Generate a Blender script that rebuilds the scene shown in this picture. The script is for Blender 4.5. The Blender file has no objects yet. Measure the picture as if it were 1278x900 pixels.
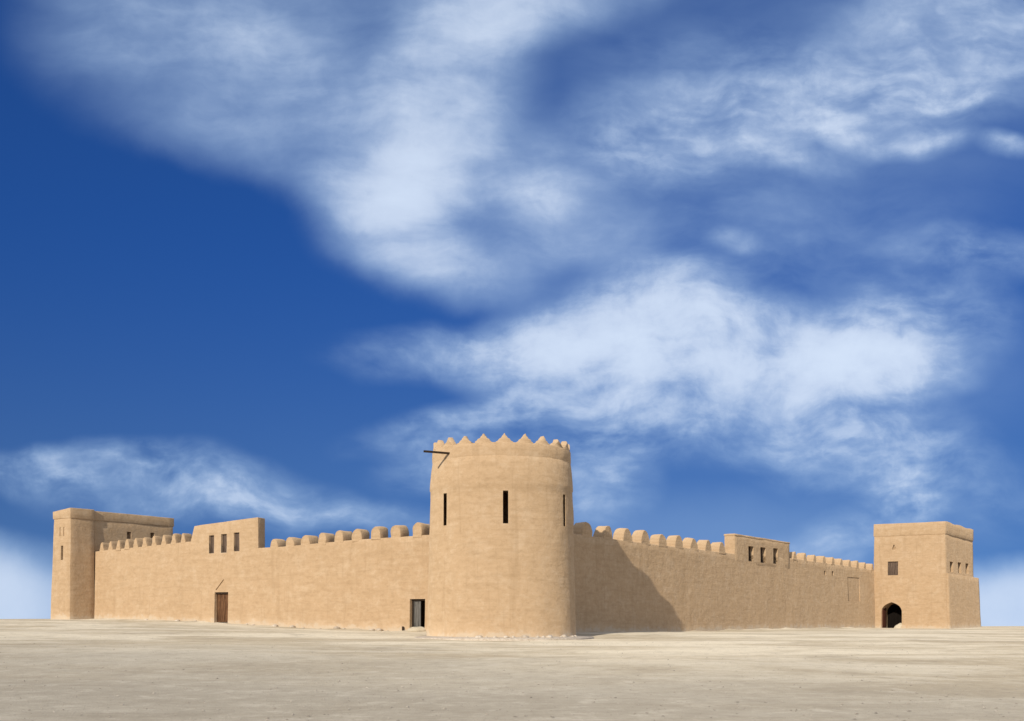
import bpy, bmesh, math, random
import numpy as np
from mathutils import Vector, Matrix, noise

random.seed(7)
sc = bpy.context.scene
COL = sc.collection
R = math.radians
EYE = 1.55                      # camera height; every height below is given relative to the eye

# ------------------------------------------------------------------ helpers
def link(o, parent=None, loc=(0, 0, 0), rz=0.0):
    COL.objects.link(o)
    o.location = loc
    o.rotation_euler = (0, 0, rz)
    if parent is not None:
        o.parent = parent
    return o

def tag(o, label=None, cat=None, group=None, kind=None):
    if label: o['label'] = label
    if cat: o['category'] = cat
    if group: o['group'] = group
    if kind: o['kind'] = kind
    return o

def mesh_from_bm(name, bm, mat, sharp=35.0):
    bmesh.ops.remove_doubles(bm, verts=bm.verts, dist=1e-5)
    bmesh.ops.recalc_face_normals(bm, faces=bm.faces)
    me = bpy.data.meshes.new(name)
    bm.to_mesh(me)
    bm.free()
    if mat: me.materials.append(mat)
    for p in me.polygons: p.use_smooth = True
    me.set_sharp_from_angle(angle=R(sharp))
    return me

def obj(name, bm, mat, parent=None, loc=(0, 0, 0), rz=0.0, sharp=35.0):
    return link(bpy.data.objects.new(name, mesh_from_bm(name, bm, mat, sharp)), parent, loc, rz)

def span(a, b, step, r):
    """Lattice stations from a to b: one just inside each end, then about `step` apart."""
    n = max(1, int(round((b - a - 2 * r) / step)))
    inner = [a + r + (b - a - 2 * r) * i / n for i in range(n + 1)]
    return [a] + inner + [b]

def wob(p, seed, amp, scale):
    q = Vector(p) * scale + Vector((seed * 7.31, seed * 3.17, seed * 5.73))
    return noise.noise_vector(q) * amp

def lattice(xs, ys, zs, fn=None, r=0.05, seed=0.0, amp=0.03, scale=0.45, amp2=0.012, scale2=2.2):
    """Closed box skin with worn (chamfered) edges; fn(x,y,z)->Vector bends it, then hand-made unevenness is added."""
    bm = bmesh.new()
    V = {}
    nx, ny, nz = len(xs) - 1, len(ys) - 1, len(zs) - 1
    def vert(i, j, k):
        if (i, j, k) in V: return V[(i, j, k)]
        x, y, z = xs[i], ys[j], zs[k]
        ex = (1 if i == 0 else -1 if i == nx else 0)
        ey = (1 if j == 0 else -1 if j == ny else 0)
        ez = (1 if k == 0 else -1 if k == nz else 0)
        if abs(ex) + abs(ey) + abs(ez) >= 2:
            x += ex * r * .32; y += ey * r * .32; z += ez * r * .32
        p = Vector((x, y, z)) if fn is None else Vector(fn(x, y, z))
        p = p + wob(p, seed, amp, scale) + wob(p, seed + 9, amp2, scale2)
        V[(i, j, k)] = bm.verts.new(p)
        return V[(i, j, k)]
    def quad(a, b, c, d):
        bm.faces.new([vert(*a), vert(*b), vert(*c), vert(*d)])
    for i in range(nx):
        for k in range(nz):
            for j in (0, ny): quad((i, j, k), (i + 1, j, k), (i + 1, j, k + 1), (i, j, k + 1))
    for j in range(ny):
        for k in range(nz):
            for i in (0, nx): quad((i, j, k), (i, j + 1, k), (i, j + 1, k + 1), (i, j, k + 1))
    for i in range(nx):
        for j in range(ny):
            for k in (0, nz): quad((i, j, k), (i + 1, j, k), (i + 1, j + 1, k), (i, j + 1, k))
    bmesh.ops.recalc_face_normals(bm, faces=bm.faces)
    bmesh.ops.triangulate(bm, faces=bm.faces)
    return bm

def box_bm(x0, x1, y0, y1, z0, z1, bevel=0.0):
    bm = bmesh.new()
    bmesh.ops.create_cube(bm, size=1.0)
    for v in bm.verts:
        v.co = Vector(((x0 + x1) / 2 + v.co.x * (x1 - x0), (y0 + y1) / 2 + v.co.y * (y1 - y0), (z0 + z1) / 2 + v.co.z * (z1 - z0)))
    if bevel:
        bmesh.ops.bevel(bm, geom=bm.edges[:], offset=bevel, segments=2, affect='EDGES', profile=.5)
    return bm

def prism_bm(pts, axis, a, b):
    """Closed outline pts [(u,z)..] pushed along axis ('x' or 'y') from a to b."""
    bm = bmesh.new()
    def P(u, z, t): return (u, t, z) if axis == 'y' else (t, u, z)
    lo = [bm.verts.new(P(u, z, a)) for u, z in pts]
    hi = [bm.verts.new(P(u, z, b)) for u, z in pts]
    n = len(pts)
    bm.faces.new(lo); bm.faces.new(hi[::-1])
    for i in range(n):
        bm.faces.new([lo[i], lo[(i + 1) % n], hi[(i + 1) % n], hi[i]])
    bmesh.ops.recalc_face_normals(bm, faces=bm.faces)
    return bm

def join_bm(dst, src):
    tmp = bpy.data.meshes.new('tmp')
    src.to_mesh(tmp); src.free()
    dst.from_mesh(tmp)
    bpy.data.meshes.remove(tmp)
    return dst

def cut(o, cutters):
    """Take the cutter solids (bmeshes in o's local space) out of o's mesh."""
    mats = [m for m in o.data.materials]
    for c in cutters:
        me = bpy.data.meshes.new('cutter')
        bmesh.ops.recalc_face_normals(c, faces=c.faces)
        c.to_mesh(me); c.free()
        co = bpy.data.objects.new('cutter', me)
        COL.objects.link(co)
        co.matrix_world = Matrix.Translation(o.location) @ Matrix.Rotation(o.rotation_euler.z, 4, 'Z') if o.parent is None else \
            Matrix.Translation(o.parent.location) @ Matrix.Rotation(o.parent.rotation_euler.z, 4, 'Z') @ Matrix.Translation(o.location) @ Matrix.Rotation(o.rotation_euler.z, 4, 'Z')
        md = o.modifiers.new('b', 'BOOLEAN')
        md.operation = 'DIFFERENCE'; md.solver = 'EXACT'; md.object = co
        bpy.context.view_layer.update()
        dg = bpy.context.evaluated_depsgraph_get()
        new = bpy.data.meshes.new_from_object(o.evaluated_get(dg))
        o.modifiers.clear()
        old = o.data
        o.data = new
        new.name = old.name
        bpy.data.meshes.remove(old)
        bpy.data.objects.remove(co); bpy.data.meshes.remove(me)
    me = o.data
    if not me.materials:
        for m in mats: me.materials.append(m)
    for p in me.polygons: p.use_smooth = True
    me.set_sharp_from_angle(angle=R(35))

def foot_attr(o, fn):
    """Height above the ground, kept per vertex: salt and wash-out climb the mud walls from their foot."""
    a = o.data.attributes.new('foot', 'FLOAT', 'POINT')
    a.data.foreach_set('value', [fn(v.co) for v in o.data.vertices])

# ------------------------------------------------------------------ materials
def mat_new(name):
    m = bpy.data.materials.new(name); m.use_nodes = True
    nt = m.node_tree
    for n in list(nt.nodes): nt.nodes.remove(n)
    out = nt.nodes.new('ShaderNodeOutputMaterial')
    b = nt.nodes.new('ShaderNodeBsdfPrincipled')
    nt.links.new(b.outputs[0], out.inputs[0])
    return m, nt, b

class NB:
    """small node-building helper"""
    def __init__(s, nt): s.nt = nt
    def n(s, t, **kw):
        x = s.nt.nodes.new(t)
        for k, v in kw.items(): setattr(x, k, v)
        return x
    def set(s, sock, v):
        if isinstance(v, bpy.types.NodeSocket): s.nt.links.new(v, sock)
        elif v is not None: sock.default_value = v
    def math(s, op, a, b=None, c=None, clamp=False):
        x = s.n('ShaderNodeMath', operation=op, use_clamp=clamp)
        s.set(x.inputs[0], a); s.set(x.inputs[1], b)
        if c is not None: s.set(x.inputs[2], c)
        return x.outputs[0]
    def vmath(s, op, a, b=None):
        x = s.n('ShaderNodeVectorMath', operation=op)
        s.set(x.inputs[0], a)
        if b is not None: s.set(x.inputs[1], b)
        return x.outputs['Value'] if op in ('LENGTH', 'DOT_PRODUCT') else x.outputs[0]
    def scale(s, a, f):
        x = s.n('ShaderNodeVectorMath', operation='SCALE')
        s.set(x.inputs[0], a); s.set(x.inputs['Scale'], f)
        return x.outputs[0]
    def noise(s, vec, scale, detail=4, rough=.55, dist=0.0, color=False):
        x = s.n('ShaderNodeTexNoise')
        s.set(x.inputs['Vector'], vec)
        x.inputs['Scale'].default_value = scale; x.inputs['Detail'].default_value = detail
        x.inputs['Roughness'].default_value = rough; x.inputs['Distortion'].default_value = dist
        return x.outputs['Color' if color else 'Fac']
    def mapping(s, vec, loc=(0, 0, 0), rot=(0, 0, 0), sca=(1, 1, 1), typ='POINT'):
        x = s.n('ShaderNodeMapping', vector_type=typ)
        s.set(x.inputs['Vector'], vec)
        x.inputs['Location'].default_value = loc; x.inputs['Rotation'].default_value = rot; x.inputs['Scale'].default_value = sca
        return x.outputs[0]
    def rng(s, v, a, b, c=0.0, d=1.0, smooth=True):
        x = s.n('ShaderNodeMapRange', interpolation_type='SMOOTHSTEP' if smooth else 'LINEAR')
        s.set(x.inputs['Value'], v)
        for nm, q in (('From Min', a), ('From Max', b), ('To Min', c), ('To Max', d)): x.inputs[nm].default_value = q
        return x.outputs[0]
    def mix(s, f, a, b, typ='MIX'):
        x = s.n('ShaderNodeMix', data_type='RGBA', blend_type=typ)
        s.set(x.inputs[0], f)
        s.set(x.inputs[6], a if isinstance(a, bpy.types.NodeSocket) else (*a, 1))
        s.set(x.inputs[7], b if isinstance(b, bpy.types.NodeSocket) else (*b, 1))
        return x.outputs[2]
    def bump(s, h, strength, dist, normal=None):
        x = s.n('ShaderNodeBump')
        x.inputs['Strength'].default_value = strength; x.inputs['Distance'].default_value = dist
        s.set(x.inputs['Height'], h)
        if normal is not None: s.set(x.inputs['Normal'], normal)
        return x.outputs[0]

def mud_plaster(name, base, pale, dark, seed, foot=True):
    m, nt, b = mat_new(name); k = NB(nt)
    pos = k.n('ShaderNodeTexCoord').outputs['Object']
    p = k.vmath('ADD', pos, (seed, seed * 2.3, seed * .7))
    big = k.noise(p, .22, 5, .6, .4)
    mid = k.noise(p, 1.1, 5, .65)
    fine = k.noise(p, 7.0, 5, .7)
    blot = k.noise(k.mapping(p, sca=(1.5, 1.5, 2.6)), 1.6, 5, .68, .3)
    grim = k.noise(k.mapping(p, sca=(.55, .55, .4)), 1.0, 6, .66, .6)
    lift = k.noise(k.mapping(p, sca=(.5, .5, 4.6)), 1.0, 5, .62, .15)        # hand-laid horizontal lifts
    run = k.noise(k.mapping(p, sca=(1.7, 1.7, .16)), 1.0, 5, .65, .9)              # rain runs
    c = k.mix(k.rng(big, .38, .62), base, tuple(.88 * a + .12 * q for a, q in zip(base, dark)))
    c = k.mix(k.math('MULTIPLY', k.rng(mid, .48, .72), .5), c, pale)
    c = k.mix(k.math('MULTIPLY', k.rng(blot, .50, .68), .42), c, dark)
    c = k.mix(k.math('MULTIPLY', k.rng(blot, .48, .33), .42), c, pale)
    c = k.mix(k.math('MULTIPLY', k.rng(grim, .52, .70), .34), c, tuple(.5 * q + .5 * a for q, a in zip(dark, base)))
    c = k.mix(k.math('MULTIPLY', k.rng(lift, .48, .66), .30), c, dark)
    c = k.mix(k.math('MULTIPLY', k.rng(run, .52, .70), .36), c, dark)
    c = k.mix(k.math('MULTIPLY', k.rng(fine, .5, .75), .4), c, dark)
    speck = k.n('ShaderNodeTexVoronoi'); nt.links.new(p, speck.inputs['Vector']); speck.inputs['Scale'].default_value = 5.5
    c = k.mix(k.math('MULTIPLY', k.rng(speck.outputs['Distance'], .16, .05), .22), c, dark)
    if foot:
        f = k.n('ShaderNodeAttribute'); f.attribute_name = 'foot'
        fh = k.math('ADD', f.outputs['Fac'], k.math('MULTIPLY', k.math('SUBTRACT', k.noise(p, .8, 5, .7), .5), 1.6))
        wash = k.rng(fh, .75, .0)
        c = k.mix(k.math('MULTIPLY', wash, .55), c, tuple(min(1, q * 1.04) for q in pale))
        low = k.rng(k.math('ADD', f.outputs['Fac'], k.math('MULTIPLY', k.math('SUBTRACT', k.noise(p, 1.7, 4, .7), .5), 1.5)), .38, .06)
        c = k.mix(k.math('MULTIPLY', low, .6), c, (.56, .47, .35))
    nt.links.new(c, b.inputs['Base Color'])
    b.inputs['Roughness'].default_value = .95
    b.inputs['Specular IOR Level'].default_value = .1
    b.inputs['Diffuse Roughness'].default_value = .6
    n1 = k.bump(k.noise(p, 1.6, 6, .6), .5, .10)
    n2 = k.bump(lift, .35, .05, n1)
    n3 = k.bump(fine, .45, .03, n2)
    nt.links.new(n3, b.inputs['Normal'])
    return m

MUD_B, MUD_P, MUD_D = (.50, .349, .206), (.575, .434, .285), (.375, .25, .137)
M_WALL = mud_plaster('mud_plaster_walls', MUD_B, MUD_P, MUD_D, 1.0)
M_TOWER = mud_plaster('mud_plaster_tower', (.505, .354, .209), MUD_P, MUD_D, 11.0)
M_MERL = mud_plaster('mud_plaster_merlons', (.51, .358, .212), MUD_P, MUD_D, 5.0, foot=False)
M_ROOM = mud_plaster('mud_plaster_room_shade', (.30, .20, .11), (.34, .24, .14), (.22, .14, .08), 3.0, foot=False)  # wall plaster darkened, interior shade put into the colour

def timber(name, base, dark, sx=9.0):
    m, nt, b = mat_new(name); k = NB(nt)
    pos = k.n('ShaderNodeTexCoord').outputs['Object']
    grain = k.noise(k.mapping(pos, sca=(sx, sx, .7)), 2.2, 5, .65, .6)
    c = k.mix(k.rng(grain, .35, .68), base, dark)
    c = k.mix(k.math('MULTIPLY', k.rng(k.noise(pos, 1.4, 4), .5, .75), .4), c, tuple(min(1, q * 1.5) for q in base))
    nt.links.new(c, b.inputs['Base Color']); b.inputs['Roughness'].default_value = .9; b.inputs['Specular IOR Level'].default_value = .12
    nt.links.new(k.bump(grain, .5, .01), b.inputs['Normal'])
    return m
M_BROWN = timber('brown_timber', (.17, .085, .04), (.06, .028, .014))
M_GREYW = timber('grey_weathered_timber', (.17, .155, .135), (.085, .078, .07))
M_SHUT = timber('dusty_shutter_timber', (.15, .105, .075), (.07, .047, .034))
M_BEAM = timber('dark_beam_timber', (.05, .032, .02), (.02, .013, .01))
M_BLACKW = timber('shade_black_timber', (.010, .007, .005), (.005, .0035, .0025))  # black colour stands in for the shade deep in the gateway
M_RED = timber('red_brown_timber', (.13, .05, .03), (.06, .022, .014))

def stone_mat():
    m, nt, b = mat_new('pale_stone'); k = NB(nt)
    pos = k.n('ShaderNodeTexCoord').outputs['Object']
    c = k.mix(k.rng(k.noise(pos, 6, 5, .65), .35, .7), (.58, .50, .40), (.40, .32, .23))
    nt.links.new(c, b.inputs['Base Color']); b.inputs['Roughness'].default_value = .95
    nt.links.new(k.bump(k.noise(pos, 14, 4), .6, .02), b.inputs['Normal'])
    return m
M_STONE = stone_mat()

def ground_mat():
    m, nt, b = mat_new('desert_ground'); k = NB(nt)
    pos = k.n('ShaderNodeNewGeometry').outputs['Position']
    sep = k.n('ShaderNodeSeparateXYZ'); nt.links.new(pos, sep.inputs[0])
    flat = k.mapping(pos, sca=(1, 1, 0))
    patch = k.noise(k.mapping(flat, rot=(0, 0, .25), sca=(.03, .05, 1)), 1.0, 6, .62, .5)
    patch2 = k.noise(k.mapping(flat, rot=(0, 0, -.15), sca=(.075, .15, 1)), 1.0, 7, .70, .9)
    grit = k.noise(flat, 3.2, 6, .72)
    mott = k.noise(k.mapping(flat, sca=(1.1, .75, 1)), 1.0, 6, .74, .4)
    mott2 = k.noise(k.mapping(flat, sca=(.30, .22, 1)), 1.0, 5, .7, .6)
    grain = k.noise(flat, 24.0, 5, .75)
    pebv = k.n('ShaderNodeTexVoronoi'); nt.links.new(flat, pebv.inputs['Vector']); pebv.inputs['Scale'].default_value = 9.0
    # wind-blown cream sand lies against the fort, grey stony gravel further out
    yy = k.math('ADD', sep.outputs['Y'], k.math('MULTIPLY', k.math('SUBTRACT', patch, .5), 60))
    yy = k.math('ADD', yy, k.math('MULTIPLY', k.math('SUBTRACT', patch2, .5), 22))
    yy = k.math('ADD', yy, k.math('MULTIPLY', sep.outputs['X'], .35))
    sandy = k.rng(yy, 14, 50)
    gravel = k.mix(k.rng(patch2, .35, .66), (.385, .34, .265), (.325, .283, .216))
    sand = k.mix(k.rng(patch2, .40, .62), (.65, .565, .42), (.42, .345, .235))
    c = k.mix(sandy, gravel, sand)
    c = k.mix(k.math('MULTIPLY', k.rng(mott2, .50, .70), .42), c, (.29, .245, .18))
    c = k.mix(k.math('MULTIPLY', k.rng(mott, .50, .66), .32), c, (.26, .22, .165))
    c = k.mix(k.math('MULTIPLY', k.rng(mott, .48, .34), .38), c, (.56, .50, .40))
    c = k.mix(k.math('MULTIPLY', k.rng(grit, .5, .72), .38), c, (.235, .195, .15))
    c = k.mix(k.math('MULTIPLY', k.rng(grit, .48, .3), .30), c, (.54, .47, .37))
    c = k.mix(k.math('MULTIPLY', k.rng(grain, .52, .72), .25), c, (.22, .185, .145))
    c = k.mix(k.math('MULTIPLY', k.rng(pebv.outputs['Distance'], .28, .1), .35), c, (.30, .265, .22))
    nt.links.new(c, b.inputs['Base Color'])
    b.inputs['Roughness'].default_value = 1.0; b.inputs['Specular IOR Level'].default_value = .08
    b.inputs['Diffuse Roughness'].default_value = .5
    n1 = k.bump(grit, .5, .05)
    n2 = k.bump(k.rng(pebv.outputs['Distance'], .3, .05), .35, .025, n1)
    nt.links.new(k.bump(grain, .5, .02, n2), b.inputs['Normal'])
    return m
M_GROUND = ground_mat()
def pebble_mat():
    m, nt, b = mat_new('gravel_stone'); k = NB(nt)
    pos = k.n('ShaderNodeNewGeometry').outputs['Position']
    c = k.mix(k.rng(k.noise(pos, 5.0, 3, .6), .35, .65), (.24, .205, .16), (.43, .375, .30))
    nt.links.new(c, b.inputs['Base Color']); b.inputs['Roughness'].default_value = 1.0; b.inputs['Specular IOR Level'].default_value = .1
    return m
M_PEB = pebble_mat()

# ------------------------------------------------------------------ plan of the fort (metres, camera foot at the origin, +Y away)
CORNER = Vector((1.14, 63.77))                 # where the two curtain walls would meet, inside the round tower
DL = Vector((-.8354, .5496))                   # along the left wall, away from the corner
DR = Vector((.5509, .8346))                    # along the right wall, away from the corner
RZ_L = math.atan2(DL.y, DL.x)
RZ_R = math.atan2(DR.y, DR.x)
TOWER_C = Vector((-.57, 61.0))

def onL(s, out=0.0): p = CORNER + DL * s + Vector((-.5496, -.8354)) * out; return p
def onR(s, out=0.0): p = CORNER + DR * s + Vector((.8346, -.5509)) * out; return p

# ------------------------------------------------------------------ ground
ctrl = [(0, 0, -1.55), (-20, 5, -1.5), (20, 5, -1.55), (0, 22, -1.52), (-14, 24, -1.45), (16, 24, -1.52), (0, 40, -1.42), (-18, 42, -1.18),
        (18, 42, -1.40), (-1, 55.5, -1.27), (5, 57, -1.27), (8, 60, -1.26), (-8, 56, -1.2), (30, 60, -1.36), (60, 60, -1.45), (-30, 60, -.85), (-50, 60, -.6),
        (36, 90, -1.30), (60, 100, -1.38), (70, 130, -1.3), (45, 112, -1.44), (-45, 84, -.31), (-38, 82, -.28), (-60, 90, -.3), (62, 118, -1.3), (90, 120, -1.3),
        (-80, 60, -.6), (-80, 20, -1.3), (80, 20, -1.5), (80, 60, -1.45), (0, -40, -1.6), (-60, -40, -1.6), (60, -40, -1.6)]
for s, z in ((7.4, -1.07), (9, -.98), (12, -.93), (16.2, -.88), (20, -.77), (23.6, -.66), (25.4, -.55), (28, -.5), (31.9, -.43), (36, -.35), (39.3, -.29), (43, -.26)):
    p = onL(s, .3); ctrl.append((p.x, p.y, z))
for s, z in ((4, -1.02), (8, -1.05), (12, -1.1), (20, -1.2), (30, -1.2), (45, -1.2), (58, -1.3), (69.4, -1.4), (72, -1.42)):
    p = onR(s, .3); ctrl.append((p.x, p.y, z))
CT = np.array(ctrl)
def ground_rel(x, y):
    d2 = ((CT[:, 0] - x) ** 2 + (CT[:, 1] - y) ** 2)
    w = 1.0 / (d2 + 6.0) ** 1.6
    z = float((w * CT[:, 2]).sum() / w.sum())
    # the plateau the fort stands on ends just behind it and falls away
    yc = np.interp(x, [-4000, -40, -31, 30, 52, 4000], [90, 90, 97, 135, 136, 136])
    d = max(0.0, y - yc)
    z -= min(d * d * .004, .14 * d) if d < 400 else .14 * 400
    dx = max(0.0, abs(x) - 150)
    z -= min(.02 * dx, 50)
    # blown sand and washed-down mud banked unevenly against the foot of the walls
    if 40 < y < 130 and abs(x) < 60:
        q = Vector((x, y)) - CORNER
        best = 9.0
        sl = q.dot(DL); ol = q.dot(Vector((-.5496, -.8354)))
        if 0 < sl < 39.5 and ol > -1: best = min(best, max(0, ol))
        sr = q.dot(DR); orr = q.dot(Vector((.8346, -.5509)))
        if 0 < sr < 70 and orr > -1: best = min(best, max(0, orr))
        if best < 6:
            k_ = noise.noise(Vector((x * .35, y * .35, 1.7))) + .5 * noise.noise(Vector((x * .9, y * .9, 4.7)))
            z += max(0, .07 + .16 * k_) * math.exp(-best / .7)
    n = noise.noise(Vector((x * .07, y * .07, 3.1))) * .05 + noise.noise(Vector((x * .3, y * .3, 7.7))) * .008
    return z + n * (1.0 if y < 200 else 6.0)

def axis(knots):
    out = []
    for (a, b, st) in knots:
        n = max(1, int(round((b - a) / st))); out += [a + (b - a) * i / n for i in range(n)]
    return out + [knots[-1][1]]
gx = axis([(-4200, -700, 700), (-700, -150, 55), (-150, -60, 6), (-60, 75, .6), (75, 150, 6), (150, 700, 55), (700, 4200, 700)])
gy = axis([(-400, -40, 60), (-40, 8, 6), (8, 90, .6), (90, 145, 1.0), (145, 300, 10), (300, 700, 50), (700, 4500, 600)])
bm = bmesh.new()
rows = [[bm.verts.new((x, y, EYE + ground_rel(x, y))) for x in gx] for y in gy]
for j in range(len(gy) - 1):
    for i in range(len(gx) - 1):
        bm.faces.new([rows[j][i], rows[j][i + 1], rows[j + 1][i + 1], rows[j + 1][i]])
g = obj('ground', bm, M_GROUND, sharp=180)
tag(g, 'pale sandy desert ground with grey gravel in front of the fort', 'ground', kind='structure')

def gz(p): return ground_rel(p.x, p.y)

# ------------------------------------------------------------------ merlons
def merlon_bm(w, h, t, seed, taper=1.0, point=0.0, back=1.0):
    """Rounded, thick mud merlon: arch outline in (x,z), thickness along y from 0 (front) to t."""
    n = 9
    out = [(-w / 2, -.08)]
    straight = h - w * (.66 + point)
    out.append((-w / 2 * (1 + taper) / 2, straight * .55))
    for i in range(n + 1):
        a = math.pi * (1 - i / n)
        out.append((w / 2 * taper * math.cos(a), straight + (h - straight) * math.sin(a)))
    out.append((w / 2 * (1 + taper) / 2, straight * .55)); out.append((w / 2, -.08))
    bm = bmesh.new()
    rings = []
    for y, sc_ in ((0, .93), (.05, .985), (t * .35, 1), (t * .7, 1), (t - .05, .985), (t, .93)):
        ring = []
        for (x, z) in out:
            p = Vector((x * sc_ * (1 + (back - 1) * y / t), y, z * (1 - (1 - sc_) * .6) if z > 0 else z))
            ring.append(bm.verts.new(p + wob(p, seed, .06, 1.3) + wob(p, seed + 3, .025, 4.0)))
        rings.append(ring)
    m = len(out)
    for a, b in zip(rings, rings[1:]):
        for i in range(m):
            bm.faces.new([a[i], a[(i + 1) % m], b[(i + 1) % m], b[i]])
    for ring in (rings[0], rings[-1]):
        c = bm.verts.new(sum((v.co for v in ring), Vector()) / m)
        for i in range(m): bm.faces.new([ring[i], ring[(i + 1) % m], c])
    return bm

def shutter(name, w, h, d, mat, n=4):
    """Closed timber shutter: vertical boards in a frame; face towards -y, centred on the opening."""
    bm = bmesh.new()
    f = .07
    for a in ((-w / 2, -w / 2 + f, 0, h), (w / 2 - f, w / 2, 0, h), (-w / 2 + f, w / 2 - f, 0, f), (-w / 2 + f, w / 2 - f, h - f, h)):
        join_bm(bm, box_bm(a[0], a[1], -.03, d, a[2], a[3], .006))
    iw = w - 2 * f
    for i in range(n):
        a = -iw / 2 + iw * i / n
        join_bm(bm, box_bm(a + .006, a + iw / n - .006, .012 * (i % 2), d, f, h - f, .005))
    return bm

# ------------------------------------------------------------------ left curtain wall (local x along the wall, local y outward)
def lerp(x, xs, ys): return float(np.interp(x, xs, ys))
L_TOP = ([0, 7.7, 14.2, 19.8, 22.5, 28.2, 33.6, 39.4], [4.90, 4.86, 4.76, 4.56, 4.56, 5.24, 5.06, 4.86])
def left_shape(x, y, z):
    top = lerp(x, *L_TOP)
    zz = -2.6 + (z + 2.6) / (4.9 + 2.6) * (top + 2.6)
    if y > -.4: y += .16 * (1 - max(0, min(1, (zz + 1.2) / 6.0)))
    return (x, y, zz)
lw = obj('fortress_wall', lattice(span(-1.5, 39.45, .42, .06), span(-.8, 0, .4, .06), span(-2.6, 4.9, .42, .06), left_shape, .06, 1.0),
         M_WALL, loc=(CORNER.x, CORNER.y, EYE), rz=RZ_L)
tag(lw, 'sunlit mud curtain wall left of the round tower, with two doors and small rounded merlons', 'fort wall')
gable = [(26.08, 1.72), (25.25, 2.50), (24.70, 1.80), (24.78, 1.72), (25.27, 2.36), (25.92, 1.72)]
tri = [(26.02, 1.76), (25.22, 2.50), (24.78, 1.76)]
cut(lw, [box_bm(24.71, 26.07, -.26, .6, -.52, 1.60), prism_bm(tri, 'y', -.02, .6), box_bm(7.58, 8.75, -1.2, .6, -1.02, .99)])
foot_attr(lw, lambda c: c.z - lerp(c.x, [0, 7.4, 16, 23.6, 31.9, 39.3], [-1.1, -1.07, -.88, -.66, -.43, -.29]))

# brown door with boards, lintel and threshold
d1 = obj('door', shutter('door', 1.32, 2.02, .06, M_BROWN, 5), M_BROWN, lw, (25.39, -.12, -.46), math.pi)
tag(d1, 'brown boarded door')
obj('lintel', box_bm(-.72, .72, -.06, .09, 0, .13, .012), M_BEAM, d1, (0, -.05, 1.94))
obj('threshold', lattice(span(-.8, .8, .4, .03), span(-.2, .35, .3, .03), span(-.25, .10, .2, .03), None, .03, 31, .02, 1.2), M_STONE, lw, (25.39, .10, -.62))
# grey double door, both leaves pushed inwards
for hinge, ang, w in ((8.70, math.pi + R(4), .56), (7.66, R(-97), .5)):
    obj('door', shutter('door', w, 1.84, .05, M_GREYW, 4), M_GREYW, lw,
        (hinge + math.cos(ang) * w / 2, -.16 + math.sin(ang) * w / 2, -.93), math.pi if w > .52 else ang)
obj('door_frame', box_bm(-.60, .60, -.08, .08, 0, .10, .01), M_BEAM, lw, (8.165, -.14, .885))
for x in (8.70, 7.63):
    obj('door_post', box_bm(-.045, .045, -.07, .07, 0, 1.93, .01), M_BEAM, lw, (x, -.14, -1.04))
# dark chamber behind the open door
ch = obj('chamber', lattice(span(5.6, 10.8, 1.0, .05), span(-6.2, -.79, 1.0, .05), span(-1.6, 2.4, 1.0, .05), None, .05, 8), M_ROOM, lw)
cut(ch, [box_bm(5.9, 10.5, -5.9, -.5, -1.03, 2.1)])

# raised parapet with three shuttered windows
def blockL(x, y, z):
    t = (z - 4.2) / 2.3
    top = lerp(x, [21.9, 28.65], [6.64, 6.30])
    zz = 4.2 + t * (top - 4.2)
    xx = x - .35 * max(0, (zz - 5.2)) * max(0, (x - 27.6)) if x > 27.6 else x
    if x < 22.6: xx += -y * .26
    return (xx, y, zz)
bl = obj('raised_parapet', lattice(span(21.9, 28.65, .4, .05), span(-.88, .012, .4, .05), span(4.2, 6.5, .38, .05), blockL, .05, 4.0, .022), M_MERL, lw)
winL = [(26.47, .52, 4.32, 5.58), (25.23, .56, 4.33, 5.62), (23.98, .55, 4.39, 5.68)]
wall_cut = []
for (x, w, z0, z1) in winL:
    wall_cut.append(box_bm(x - w / 2, x + w / 2, -.30, .4, z0, z1))
cut(bl, [box_bm(x - w / 2, x + w / 2, -.30, .4, z0, z1) for x, w, z0, z1 in winL])
cut(lw, [box_bm(x - w / 2, x + w / 2, -.30, .4, z0, z1) for x, w, z0, z1 in winL])
for x, w, z0, z1 in winL:
    wn = obj('window', shutter('window', w + .02, z1 - z0 + .02, .05, M_SHUT, 4), M_SHUT, bl, (x, -.16, z0 - .01), math.pi)
    tag(wn, 'tall narrow window closed with a dusty brown shutter')

for i, x in enumerate([20.42, 18.97, 17.55, 16.10, 14.62, 13.12, 11.55, 9.98, 8.28, 6.6, 5.0]):
    h = lerp(x, [5, 8.7, 15, 20.8], [.92, .92, .76, .62]) * random.uniform(.95, 1.05)
    obj('merlon', merlon_bm(.80 * random.uniform(.92, 1.08), h * .93, 1.08, 40 + i, back=.52), M_MERL, lw, (x, .008, lerp(x, *L_TOP) - .02), math.pi + random.uniform(-.05, .05))
for i, x in enumerate([38.55, 37.55, 36.6, 35.6, 34.62, 33.62, 32.58, 31.52, 30.48, 29.44]):
    obj('merlon', merlon_bm(.62 * random.uniform(.94, 1.06), .70 * random.uniform(.94, 1.06), .80, 60 + i, .58, .02, .62), M_MERL, lw, (x, .008, lerp(x, *L_TOP) - .02), math.pi)

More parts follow.
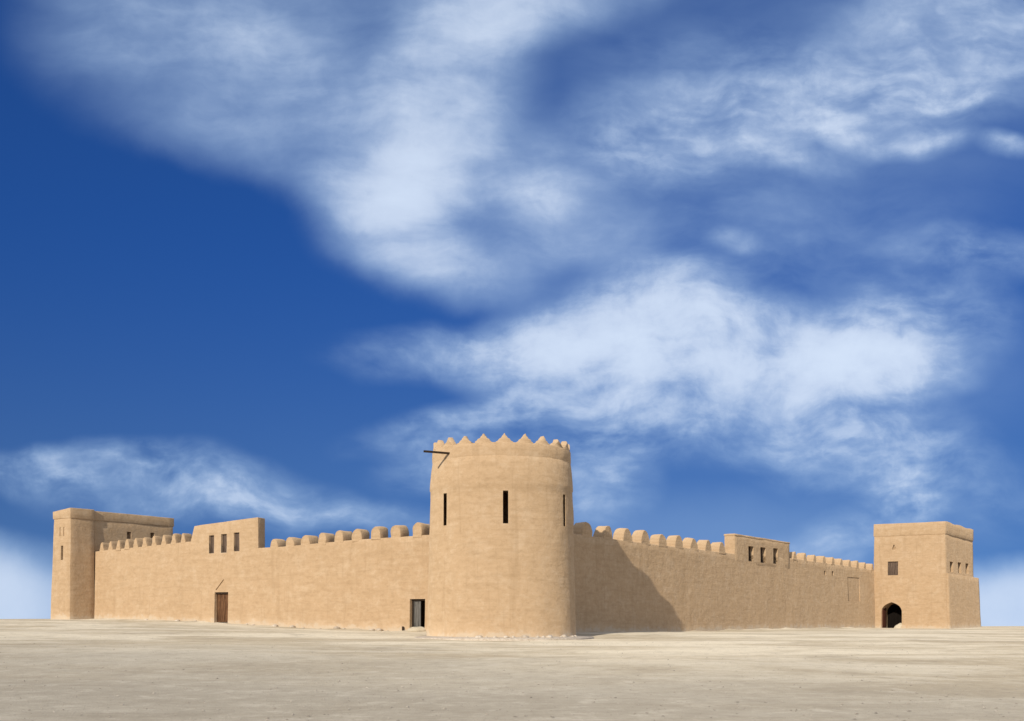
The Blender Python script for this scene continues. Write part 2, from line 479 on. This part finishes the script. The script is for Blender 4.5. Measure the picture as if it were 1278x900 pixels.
# ------------------------------------------------------------------ right curtain wall (local x along the wall, local -y outward)
R_TOP = ([0, 12, 28, 42, 55, 70], [4.94, 4.88, 4.87, 5.08, 5.02, 4.93])
def right_shape(x, y, z):
    top = lerp(x, *R_TOP)
    zz = -2.8 + (z + 2.8) / (4.9 + 2.8) * (top + 2.8)
    if y < .4: y -= .18 * (1 - max(0, min(1, (zz + 1.3) / 6.0)))
    return (x, y, zz)
rw = obj('fortress_wall', lattice(span(-1.0, 70.6, .5, .06), span(0, .8, .4, .06), span(-2.8, 4.9, .42, .06), right_shape, .06, 2.0, .022),
         M_WALL, loc=(CORNER.x, CORNER.y, EYE), rz=RZ_R)
tag(rw, 'long mud curtain wall right of the round tower, in raking light with the tower shadow on it', 'fort wall')
winR = [(33.35, 1.14, 4.40, 5.64), (36.05, 1.2, 4.38, 5.68), (38.98, 1.1, 4.42, 5.75)]
cutsR = [box_bm(52.0, 52.5, -.6, .35, 3.86, 4.26), box_bm(54.4, 54.95, -.6, .35, 3.88, 4.30), box_bm(59.4, 63.6, -.6, .02, 1.45, 3.9)]
cutsR += [box_bm(x - w / 2, x + w / 2, -.6, .42, z0, z1) for x, w, z0, z1 in winR]
cut(rw, cutsR)
foot_attr(rw, lambda c: c.z - lerp(c.x, [0, 4, 20, 45, 69.4], [-1.0, -1.02, -1.2, -1.2, -1.4]))
def blockR(x, y, z):
    return (x, y, z + .008 * math.sin(x * .9))
br = obj('raised_parapet', lattice(span(29.9, 42.5, .5, .05), span(-.012, .88, .4, .05), span(4.1, 6.36, .38, .05), blockR, .05, 6.0, .022), M_MERL, rw)
cut(br, [box_bm(x - w / 2, x + w / 2, -.6, .42, z0, z1) for x, w, z0, z1 in winR])
for x, w, z0, z1 in winR:
    wn = obj('window', shutter('window', w + .02, z1 - z0 + .02, .05, M_SHUT, 4), M_SHUT, br, (x, .34, z0 - .01), 0)
    tag(wn, 'narrow window closed with a dark shutter deep in the wall')
obj('coping', lattice(span(29.86, 42.54, .5, .04), span(-.03, .92, .4, .04), span(6.30, 6.46, .3, .03), lambda x, y, z: (x, y, z + .008 * math.sin(x * .9)), .04, 12, .02), M_MERL, br)
for i in range(10):
    x = 3.2 + .62 + i * 2.62 + random.uniform(-.08, .08)
    if x > 29.3: break
    obj('merlon', merlon_bm(1.34 * random.uniform(.95, 1.05), .85 * random.uniform(.95, 1.05), .78, 80 + i), M_MERL, rw, (x, -.008, lerp(x, *R_TOP) - .02))
for i in range(10):
    x = 43.95 + i * 2.72
    obj('merlon', merlon_bm(1.35 * random.uniform(.94, 1.06), .68 * random.uniform(.94, 1.06), .76, 100 + i, .7, .05), M_MERL, rw, (x, -.008, lerp(x, *R_TOP) - .02))

# ------------------------------------------------------------------ round corner tower
def lathe(profile, seg, seed, amp=.035):
    bm = bmesh.new(); rings = []
    for (r, z) in profile:
        ring = []
        for i in range(seg):
            a = 2 * math.pi * i / seg
            p = Vector((r * math.sin(a), -r * math.cos(a), z))
            w = wob(p, seed, amp, .5) + wob(p, seed + 4, .02, 2.2)
            ring.append(bm.verts.new(p + (w if r > 3 else Vector())))
        rings.append(ring)
    for a, b in zip(rings, rings[1:]):
        for i in range(seg):
            bm.faces.new([a[i], a[(i + 1) % seg], b[(i + 1) % seg], b[i]])
    for ring in (rings[0], rings[-1]): bm.faces.new(ring)
    bmesh.ops.recalc_face_normals(bm, faces=bm.faces)
    bmesh.ops.triangulate(bm, faces=bm.faces)
    return bm
outer = [(4.14, -2.8), (4.07, -1.3)]
for i in range(1, 17):
    z = -1.3 + 7.94 * i / 16
    outer.append((4.07 - .215 * (i / 16) ** .9, z))
outer += [(3.855, 6.64), (3.885, 6.70), (3.885, 6.84), (3.87, 7.2), (3.82, 7.7), (3.75, 8.15), (3.735, 8.17), (3.752, 8.25), (3.752, 8.5), (3.74, 8.80), (3.70, 8.86), (3.36, 8.86), (3.32, 8.8), (3.32, 7.9), (1.5, 7.9)]
rt = obj('round_tower', lathe(outer, 112, 3.0), M_TOWER, loc=(TOWER_C.x, TOWER_C.y, EYE))
tag(rt, 'tall round mud tower at the fort corner, crowned with pointed merlons', 'tower')
def slit_bm(deg, w, z0, z1, r0=2.4, r1=4.6):
    o, i = w / 2, w / 2 + 1.6
    bm = bmesh.new()
    pl = [(-o, -r1), (o, -r1), (o, -3.86), (i, -r0), (-i, -r0), (-o, -3.86)]
    lo = [bm.verts.new((x, y, z0)) for x, y in pl]; hi = [bm.verts.new((x, y, z1)) for x, y in pl]
    bm.faces.new(lo[::-1]); bm.faces.new(hi)
    for q in range(6): bm.faces.new([lo[q], lo[(q + 1) % 6], hi[(q + 1) % 6], hi[q]])
    bmesh.ops.rotate(bm, verts=bm.verts, cent=(0, 0, 0), matrix=Matrix.Rotation(R(deg), 3, 'Z'))
    return bm
room = bmesh.new()
bmesh.ops.create_cone(room, cap_ends=True, segments=40, radius1=2.9, radius2=2.9, depth=3.4, matrix=Matrix.Translation((0, 0, 5.7)))
cut(rt, [room] + [slit_bm(d, .27, 4.68, 6.36) for d in (-103, -49, 3.6, 59, 115)])
foot_attr(rt, lambda c: c.z + 1.22)
spike = [(-.45, -.06), (-.43, .05), (-.33, .10), (-.27, .21), (-.17, .26), (-.12, .37), (-.06, .42), (-.035, .50), (0, .53),
         (.035, .50), (.06, .42), (.12, .37), (.17, .26), (.27, .21), (.33, .10), (.43, .05), (.45, -.06)]
for i in range(21):
    a = 2.8 + i * 360 / 21
    bm = bmesh.new(); rings = []
    k_ = random.uniform(.74, .94)
    for y, s_ in ((-.17, .86), (-.12, 1), (.12, 1), (.17, .86)):
        ring = []
        for (x, z) in spike:
            p = Vector((x * s_ * .99, y, z * k_ * (s_ if z > 0 else 1)))
            ring.append(bm.verts.new(p + wob(p + Vector((i * 3, 0, 0)), 2, .04, 3.0)))
        rings.append(ring)
    n = len(spike)
    for p_, q_ in zip(rings, rings[1:]):
        for j in range(n): bm.faces.new([p_[j], p_[(j + 1) % n], q_[(j + 1) % n], q_[j]])
    for ring in (rings[0], rings[-1]): bm.faces.new(ring)
    r = 3.53
    obj('merlon', bm, M_MERL, rt, (r * math.sin(R(a)), -r * math.cos(R(a)), 8.86), R(a), 50)
# wooden water spout, a hollowed half log
def spout_bm(L, w):
    bm = box_bm(-w / 2, w / 2, -L, .25, -.035, .02, .012)
    join_bm(bm, box_bm(-w / 2, -w / 2 + .03, -L, .25, .021, .065, .008)); join_bm(bm, box_bm(w / 2 - .03, w / 2, -L, .25, .021, .065, .008))
    return bm
sa = R(-46)
obj('water_spout', spout_bm(1.50, .12), M_BEAM, rt, (3.70 * math.sin(sa), -3.70 * math.cos(sa), 8.42), R(-60))
# low plastered apron round the foot
ap = bmesh.new(); rings = []
for r_, z_ in ((4.05, -2.2), (5.0, -2.2), (5.02, -1.19), (4.98, -1.165), (4.05, -1.10)):
    ring = []
    for i in range(96):
        a = 2 * math.pi * i / 96
        rr = r_ + (.22 * noise.noise(Vector((math.cos(a) * 2, math.sin(a) * 2, 1))) + .06 * noise.noise(Vector((math.cos(a) * 9, math.sin(a) * 9, 1))) if r_ > 4.5 else 0)
        ring.append(ap.verts.new((rr * math.sin(a), -rr * math.cos(a), z_)))
    rings.append(ring)
for a_, b_ in zip(rings, rings[1:]):
    for i in range(96): ap.faces.new([a_[i], a_[(i + 1) % 96], b_[(i + 1) % 96], b_[i]])
obj('apron', ap, M_STONE, rt)

# ------------------------------------------------------------------ gate tower at the far right (local x along its front, local y inward)
GP = Vector((39.2, 121.42))
RZ_G = math.atan2(-DL.y, -DL.x)
W, D, ZT = 7.33, 14.1, 9.82
def gate_shape(x, y, z):
    b = max(0, min(1, (z + 1.5) / 10))
    x = x + (-.10 if x < W / 2 else .22) * (1 - b)
    y = y - .16 * (1 - b) if y < 1 else y
    return (x, y, z)
gt = obj('gate_tower', lattice(span(0, W, .5, .07), span(0, D, .6, .07), span(-3, 8.58, .5, .07), gate_shape, .07, 5.0), M_WALL, loc=(GP.x, GP.y, EYE), rz=RZ_G)
tag(gt, 'square mud gate tower at the far end of the right wall, with an arched gateway', 'tower')
def arch(x0, x1, z0, zs, za, n=14):
    cx, w = (x0 + x1) / 2, (x1 - x0) / 2
    pts = [(x0, z0)]
    for i in range(n + 1):
        a = math.pi * (1 - i / n)
        pts.append((cx + w * math.cos(a), zs + (za - zs) * math.sin(a) * (1 + .10 * max(0, 1 - abs(math.cos(a)) * 3))))
    pts.append((x1, z0))
    return pts
wr = [(2.75, 1.5, 4.62, 5.72), (6.75, 1.6, 4.62, 5.80), (10.65, 1.6, 4.65, 5.84)]
cut(gt, [box_bm(.55, W - .7, 2.3, 9.5, -1.46, 2.6), prism_bm(arch(.80, 2.95, -1.47, .35, 1.32), 'y', -1.0, 2.9),
         box_bm(1.45, 2.54, -.6, .28, 4.29, 5.77),
         prism_bm([(1.94, 7.04), (1.94, 7.28), (2.02, 7.42), (2.02, 7.56), (2.16, 7.56), (2.16, 7.42), (2.26, 7.28), (2.26, 7.04)], 'y', -.6, .3)]
    + [box_bm(W - .55, W + .6, y - w / 2, y + w / 2, z0, z1) for y, w, z0, z1 in wr])
foot_attr(gt, lambda c: c.z + 1.42)
# parapet with its shadow line
pr = obj('parapet', lattice(span(-.05, W + .06, .5, .06), span(-.06, D + .05, .6, .06), span(8.50, 9.84, .4, .06), lambda x, y, z: (x, y, z + (.05 * math.sin(y * 1.1) if z > 9 else 0)), .06, 7.0), M_MERL, gt)
cut(pr, [box_bm(.55, W - .55, .55, D - .55, 8.9, 10.5)])
bt = obj('buttress', lattice(span(W - .4, W + .30, .4, .06), span(.05, 15.9, .6, .06), span(-3, 4.40, .5, .06),
         lambda x, y, z: (x + (.15 * (1 - (z + 1.5) / 6) if x > W else 0), y + (.6 * (1 - max(0, (z + 1.5) / 6)) if y > 8 else 0), z - .035 * (z > 3) * y * .1), .06, 9.0), M_WALL, gt)
foot_attr(bt, lambda c: c.z + 1.42)
wn = obj('window', shutter('window', 1.11, 1.5, .06, M_SHUT, 5), M_SHUT, gt, (1.995, .14, 4.28))
tag(wn, 'square window closed with a brown shutter above the gateway')
for y, w, z0, z1 in wr:
    obj('window', shutter('window', w + .02, z1 - z0 + .02, .05, M_SHUT, 3), M_SHUT, gt, (W - .40, y, z0 - .01), math.pi / 2)
obj('gate_leaf', shutter('gate_leaf', 1.05, 2.5, .08, M_RED, 5), M_RED, gt, (.90, .72, -1.44), R(88))
for x in (1.32, 2.43):  # closed leaves added so the sunlit passage reads as dark
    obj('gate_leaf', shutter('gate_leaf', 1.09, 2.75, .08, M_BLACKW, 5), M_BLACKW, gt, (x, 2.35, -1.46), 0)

# ------------------------------------------------------------------ square tower and range at the far left (local x along its lit-raking face, local y to the left)
KP = Vector((-32.9, 83.59))
def tow_shape(x, y, z):
    b = max(0, min(1, (z + .3) / 7.5))
    y = y + (.30 if y > 1 else -.06) * (1 - b)
    x = x - .10 * (1 - b) if x < 1 else x
    return (x, y, z)
st = obj('square_tower', lattice(span(0, 2.05, .4, .06), span(0, 2.05, .4, .06), span(-2, 7.3, .45, .06), tow_shape, .06, 13.0, .03), M_WALL, loc=(KP.x, KP.y, EYE), rz=RZ_R)
tag(st, 'narrow square mud tower with a long low wing behind it, far from the gate', 'tower')
cut(st, [box_bm(-.5, .6, .86, 1.14, 4.15, 5.22), box_bm(-.5, .05, .72, .86, 5.95, 6.6), box_bm(-.5, .05, 1.16, 1.30, 5.95, 6.6)])
foot_attr(st, lambda c: c.z + .27)
obj('parapet', lattice(span(-.05, 2.06, .4, .05), span(-.05, 2.10, .4, .05), span(7.24, 8.02, .3, .05), lambda x, y, z: (x, y, z - .10 * max(0, y) * (z > 7.5)), .05, 14.0, .02), M_MERL, st)
wg = obj('wing', lattice(span(2.0, 9.66, .5, .06), span(.16, 2.0, .5, .06), span(-2, 7.3, .5, .06), None, .06, 15.0, .025), M_WALL, st)
cut(wg, [box_bm(5.15, 5.55, -.5, .7, 6.0, 6.56), box_bm(7.40, 7.80, -.5, .7, 6.05, 6.62)])
foot_attr(wg, lambda c: 5.0)
obj('parapet', lattice(span(2.07, 9.72, .5, .05), span(.10, 2.05, .4, .05), span(7.24, 7.95, .3, .05), None, .05, 16.0, .02), M_MERL, wg)
obj('water_spout', spout_bm(.95, .13), M_BEAM, st, (.45, 2.05, 7.50), math.pi * .86)

# ------------------------------------------------------------------ loose things at the foot of the walls
def stone_bm(r, seed, flat=.6):
    bm = bmesh.new()
    bmesh.ops.create_icosphere(bm, subdivisions=2, radius=r)
    for v in bm.verts:
        n_ = noise.noise(v.co / r * 1.1 + Vector((seed * 5.1, 0, 0)))
        v.co *= 1 + .35 * n_
        v.co.z *= flat; v.co.x *= 1.25
    return bm
for i in range(15):
    a = R(-22 + i * 6.4 + random.uniform(-2, 2)); r_ = 4.25 + random.uniform(.0, .25)
    p = TOWER_C + Vector((r_ * math.sin(a), -r_ * math.cos(a)))
    s_ = obj('rubble_stone', stone_bm(random.choice((.06, .08, .10, .13, .20)), i, random.uniform(.4, .7)), M_STONE, None, (p.x, p.y, EYE - 1.11), random.uniform(0, 6), 60)
    tag(s_, 'small pale stone lying against the foot of the round tower', 'stone', 'stones at the foot of the round tower')
for i, s in enumerate((20.0, 17.3, 13.9, 14.4, 10.3, 29.5, 22.6, 21.9, 18.4, 15.8, 11.6, 27.6, 33.0, 10.9)):
    p = onL(s, .34 + .1 * (i % 2))
    s_ = obj('rubble_stone', stone_bm((.15, .07, .10, .19, .06)[i % 5], 30 + i, random.uniform(.4, .75)), M_STONE, None, (p.x, p.y, EYE + gz(p) + .03), i * 1.3, 60)
    tag(s_, 'small pale stone lying along the foot of the left wall', 'stone', 'stones along the left wall')
p = onL(8.1, .12)
sd = bmesh.new()
bmesh.ops.create_uvsphere(sd, u_segments=32, v_segments=16, radius=1.0)
for v in sd.verts:
    q = v.co.copy(); v.co = Vector((q.x * .62, q.y * .75, q.z * .24 + .04 * noise.noise(q * 2)))
sp = obj('sand_pile', sd, M_GROUND, None, (p.x, p.y, EYE + gz(p) + .0), RZ_L, 180)
tag(sp, 'small drift of pale sand on the sill of the open grey door', 'sand pile')
gp = GP + Vector((-DL.x, -DL.y)) * 2.42 + DR * 1.0
sd = bmesh.new()
bmesh.ops.create_uvsphere(sd, u_segments=32, v_segments=16, radius=1.0)
for v in sd.verts:
    q = v.co.copy(); v.co = Vector((q.x * .62 + .2 * q.z, q.y * .9, q.z * .62 + .08 * noise.noise(q * 2)))
sp = obj('sand_pile', sd, M_GROUND, None, (gp.x, gp.y, EYE - 1.46), RZ_G, 180)
tag(sp, 'heap of pale sand just inside the arched gateway', 'sand pile')
p = onL(9.15, .3)
pg = obj('wooden_stake', box_bm(-.05, .05, -.05, .05, -.2, .25, .01), M_BEAM, None, (p.x, p.y, EYE + gz(p)), .4)
tag(pg, 'short dark stake in the ground left of the open grey door', 'stake')

# loose gravel in the foreground
pb = bmesh.new()
rnd = random.Random(3)
for i in range(5000):
    y = 13 + 42 * rnd.random() ** 1.5
    x = rnd.uniform(-.5, .5) * y * 1.0
    r_ = .010 + .028 * rnd.random() ** 5
    z = EYE + ground_rel(x, y)
    base = [Vector((1, 0, 0)), Vector((0, 1, 0)), Vector((-1, 0, 0)), Vector((0, -1, 0))]
    rot = rnd.uniform(0, 3)
    vs = []
    for b_ in base:
        c_ = Matrix.Rotation(rot, 3, 'Z') @ b_ * r_ * rnd.uniform(.7, 1.3)
        vs.append(pb.verts.new((x + c_.x, y + c_.y, z + rnd.uniform(0, .3) * r_)))
    t = pb.verts.new((x + rnd.uniform(-.4, .4) * r_, y + rnd.uniform(-.4, .4) * r_, z + r_ * rnd.uniform(.5, .9)))
    for j in range(4): pb.faces.new([vs[j], vs[(j + 1) % 4], t])
me = bpy.data.meshes.new('gravel'); pb.to_mesh(me); pb.free(); me.materials.append(M_PEB)
gr = link(bpy.data.objects.new('gravel', me))
tag(gr, 'loose pale gravel scattered over the ground near the viewer', 'gravel', kind='stuff')

# ------------------------------------------------------------------ light
SUN_EL = R(23.5)
to_sun = Vector((-.4136, -.9105, 0)).normalized()
sun_dir = Vector((to_sun.x * math.cos(SUN_EL), to_sun.y * math.cos(SUN_EL), math.sin(SUN_EL)))
sl = bpy.data.lights.new('sun', 'SUN'); sl.energy = 4.15; sl.angle = R(.53); sl.color = (1.0, .93, .82)
so = bpy.data.objects.new('sun', sl); COL.objects.link(so)
so.rotation_euler = sun_dir.to_track_quat('Z', 'Y').to_euler()
so.location = (0, 0, 60)

# ------------------------------------------------------------------ sky: clear blue with cirrus sheets and soft cumulus, placed by direction
w = bpy.data.worlds.new('World'); sc.world = w; w.use_nodes = True
nt = w.node_tree
for n in list(nt.nodes): nt.nodes.remove(n)
k = NB(nt)
out = k.n('ShaderNodeOutputWorld'); bg = k.n('ShaderNodeBackground'); nt.links.new(bg.outputs[0], out.inputs[0])
d = k.n('ShaderNodeTexCoord').outputs['Generated']
sep = k.n('ShaderNodeSeparateXYZ'); nt.links.new(d, sep.inputs[0])
X, Y, Z = sep.outputs
sky = k.n('ShaderNodeTexSky'); sky.sky_type = 'NISHITA'; sky.sun_disc = False
sky.sun_elevation = SUN_EL
sky.sun_rotation = math.atan2(to_sun.x, to_sun.y)
sky.altitude = 100; sky.air_density = 1.0; sky.dust_density = .3; sky.ozone_density = 4.0
up = k.n('ShaderNodeCombineXYZ')
nt.links.new(X, up.inputs[0]); nt.links.new(Y, up.inputs[1])
zc = k.math('MAXIMUM', Z, 0.0)
k.set(up.inputs[2], k.math('ADD', k.math('MULTIPLY', zc, .8), .22))
nt.links.new(k.vmath('NORMALIZE', up.outputs[0]), sky.inputs['Vector'])
SKY_TINT = (.185, .455, .92)
skyc = k.mix(1.0, sky.outputs[0], k.mix(k.rng(Z, .34, .02), SKY_TINT, (.42, .57, .80)), 'MULTIPLY')

ay = k.math('MAXIMUM', k.math('ABSOLUTE', Y), .12)
u = k.math('DIVIDE', X, ay); v = k.math('DIVIDE', Z, ay)
cb = k.n('ShaderNodeCombineXYZ')
k.set(cb.inputs[0], k.math('MULTIPLY_ADD', u, 14.0, 6.39)); k.set(cb.inputs[1], k.math('MULTIPLY_ADD', v, -14.0, 7.68))
P = cb.outputs[0]
w1 = k.vmath('SUBTRACT', k.noise(P, .5, 2, .5, 0, True), (.5, .5, .5))
w2 = k.vmath('SUBTRACT', k.noise(P, 1.9, 4, .55, 0, True), (.5, .5, .5))
PW = k.vmath('ADD', P, k.vmath('ADD', k.scale(w1, .8), k.scale(w2, .12)))
PS = k.vmath('ADD', P, k.vmath('ADD', k.scale(w1, .5), k.scale(w2, .18)))
def blob(cx, cy, sx, sy, rot, amp, inner=0.0, src=None):
    q = k.mapping(src or PW, (cx, cy, 0), (0, 0, R(rot)), (sx, sy, 1), 'TEXTURE')
    q = k.mapping(q, sca=(1, 1, 0))
    return k.rng(k.vmath('LENGTH', q), 1.0, inner, 0.0, amp)
def total(items):
    acc = None
    for it in items:
        b_ = blob(*it)
        acc = b_ if acc is None else k.math('ADD', acc, b_)
    return acc
# smooth altostratus sheet and its bright fold
sheet = total([
    (2.3, .6, 2.7, 1.5, 10, .22, .3, PS), (3.9, 1.5, 2.7, 1.2, 32, .22, .25, PS), (4.6, .2, 2.9, 1.3, 0, .22, .3, PS), (2.7, 1.75, 2.0, .5, 20, .12, .1, PS), (1.4, .3, 1.5, 1.0, 0, .12, .2, PS),
    (5.0, 2.05, 1.55, 1.7, 14, .62, .0, PS), (5.15, 2.2, .75, .9, 10, .28, .0, PS), (5.7, .9, 1.4, 1.5, 22, .46, .05, PS), (7.0, -.15, 2.0, .85, -18, .66, .05, PS), (4.9, 2.9, 1.7, .75, 33, .42, .0, PS), (5.9, 3.35, 1.5, .6, 12, .42, .05, PS),
    (6.4, 2.3, 1.4, 1.3, 0, .42, .05), (7.3, 2.8, 1.5, .9, 15, .28, .05), (12.0, .5, 2.6, 1.2, 5, .20, .1, PS), (9.2, 1.4, 2.6, 1.1, 0, .14, .1, PS), (11.6, 4.6, 2.2, 1.4, 0, .12, .1, PS), (10.0, 1.4, 5.0, 3.2, 0, .11, .3, PS)])
# thin streaky cirrus
veil = total([
    (8.3, 1.65, 2.0, .9, -8, .34, .1), (10.4, 1.3, 2.4, .9, 6, .34, .1), (12.0, .55, 2.2, 1.3, 0, .30, .2), (9.0, .75, 2.2, .8, 0, .12, .1),
    (11.4, 4.2, 1.7, 1.0, -10, .40, .1), (11.0, 5.4, 1.9, .9, 20, .42, .1), (11.3, 6.2, .8, .6, 10, .42, .1), (10.2, 5.6, 1.6, .7, 12, .30, .1),
    (5.8, 5.2, 1.9, .4, -14, .40, .1), (5.6, 4.3, 2.0, .45, -8, .26, .1), (7.5, 6.0, .9, .8, 15, .40, .1), (8.0, 5.3, 2.4, .7, 3, .42, .1), (5.6, 5.8, 1.3, .5, -12, .30, .1),
    (1.0, 5.9, 2.2, .42, -4, .46, .1), (3.2, 6.2, 1.7, .5, 12, .46, .1), (2.2, 6.3, 2.4, .4, 3, .30, .1), (4.7, 6.5, 1.2, .3, 8, .25, .1), (12.2, 3.2, 1.6, .45, 3, .25, .1), (10.4, 6.7, 1.5, .45, -22, .40, .1), (9.6, 3.0, 3.4, 1.6, 0, .10, .1), (12.2, 6.2, 1.4, .7, 0, .14, .1)])
# cumulus-like bank and torn scraps
bank = total([
    (6.5, 4.3, 1.4, .6, -10, .42, .1), (7.4, 4.35, 2.0, 1.0, -6, .75, .05), (9.6, 4.45, 3.1, .80, 4, .95, .15), (8.3, 3.75, 1.5, .72, 6, .70, .05), (11.0, 4.65, 1.5, .5, 6, .45, .1), (8.6, 4.9, 3.0, .65, 4, .32, .1)])
body = total([
    (11.75, 1.25, 1.0, .28, -6, .60, .05), (10.55, 1.6, .75, .36, 32, .42, .05), (11.6, 1.85, .75, .26, -4, .45, .05), (12.6, 1.9, .55, .22, 5, .5, .05), (9.6, 1.9, 1.6, .3, 12, .28, .05), (9.1, 3.05, .45, .22, 10, .22, .05), (6.9, 2.4, .9, .5, 10, .2, .05)])
low = total([(-.5, 7.5, 2.1, 1.05, 0, .95, .35, PS), (13.0, 7.55, 2.0, .75, 0, .95, .35, PS), (6.4, 8.0, 8.0, .7, 0, .35, .2, PS), (9.2, 6.7, 3.6, .9, 0, .14, .1, PS)])
st0 = k.noise(k.mapping(PS, rot=(0, 0, R(-18)), sca=(.5, 1.3, 1)), 1.0, 4, .5, .2)
st1 = k.noise(k.mapping(PW, rot=(0, 0, R(-10)), sca=(.8, 1.8, 1)), 1.0, 6, .52, .1)
st2 = k.noise(k.mapping(PW, rot=(0, 0, R(14)), sca=(2.2, 3.6, 1)), 1.2, 6, .56, .1)
puff = k.noise(PW, 1.3, 8, .56, 0)
bank = k.math('MULTIPLY', bank, k.math('ADD', .58, k.math('ADD', k.math('MULTIPLY', k.rng(puff, .30, .66), .42), k.math('MULTIPLY', k.rng(st2, .35, .7), .14))))
sheet = k.math('MULTIPLY', sheet, k.math('ADD', .60, k.math('ADD', k.math('MULTIPLY', k.rng(st0, .25, .72), .52), k.math('MULTIPLY', k.rng(st1, .3, .7), .18))))
veil = k.math('MULTIPLY', veil, k.math('ADD', .12, k.math('ADD', k.math('MULTIPLY', k.rng(st1, .28, .70), .88), k.math('MULTIPLY', k.rng(st2, .36, .72), .42))))
body = k.math('MULTIPLY', body, k.math('ADD', .38, k.math('ADD', k.math('MULTIPLY', k.rng(puff, .28, .66), .62), k.math('MULTIPLY', k.rng(st2, .35, .7), .22))))
low = k.math('MULTIPLY', low, k.math('ADD', .72, k.math('MULTIPLY', puff, .4)))
dens = k.math('ADD', k.math('ADD', k.math('ADD', sheet, veil), k.math('ADD', body, bank)), low)
# torn, fibrous edges
PF = k.vmath('ADD', P, k.vmath('ADD', k.scale(w1, .8), k.scale(w2, .24)))
fib = k.noise(k.mapping(PF, rot=(0, 0, R(-16)), sca=(1.6, 5.2, 1)), 1.0, 9, .62, 0)
curd = k.noise(PF, 3.4, 9, .62, 0)
rag = k.math('ADD', k.math('MULTIPLY', k.math('SUBTRACT', fib, .5), 1.0), k.math('MULTIPLY', k.math('SUBTRACT', curd, .5), .9))
wt = k.math('ADD', k.rng(k.math('ADD', veil, k.math('ADD', body, bank)), .02, .5, 0.0, .55), k.rng(sheet, .05, .6, 0.0, .34))
dens = k.math('MAXIMUM', k.math('ADD', dens, k.math('MULTIPLY', rag, wt)), 0.0)
# towards the sun (behind the camera) and overhead, unseen bright cloud is added to lift the shaded walls
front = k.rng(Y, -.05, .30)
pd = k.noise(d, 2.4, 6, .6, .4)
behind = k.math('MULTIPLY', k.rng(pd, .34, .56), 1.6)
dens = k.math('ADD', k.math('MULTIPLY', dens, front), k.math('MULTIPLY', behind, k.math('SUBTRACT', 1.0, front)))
alpha = k.math('SUBTRACT', 1.0, k.math('POWER', 2.718, k.math('MULTIPLY', dens, -1.75)))
ccol = k.mix(k.rng(dens, .1, 1.0), (3.9, 5.7, 8.4), (6.9, 8.05, 9.8))
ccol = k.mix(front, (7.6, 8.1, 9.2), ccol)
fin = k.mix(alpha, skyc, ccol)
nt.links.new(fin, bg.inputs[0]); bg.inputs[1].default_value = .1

# ------------------------------------------------------------------ camera (level, with rise, like a view camera)
cam = bpy.data.cameras.new('camera'); cam.sensor_fit = 'HORIZONTAL'; cam.sensor_width = 36.0
cam.lens = 36.0 * 1400 / 1278
cam.shift_y = (768 - 450) / 1278
cam.clip_start = .1; cam.clip_end = 20000
co = bpy.data.objects.new('camera', cam); COL.objects.link(co)
co.location = (0, 0, EYE); co.rotation_euler = (R(90), 0, 0)
sc.camera = co

sc.view_settings.view_transform = 'Standard'; sc.view_settings.look = 'None'
sc.view_settings.exposure = 0.0; sc.view_settings.gamma = 1.0; sc.view_settings.use_curve_mapping = False
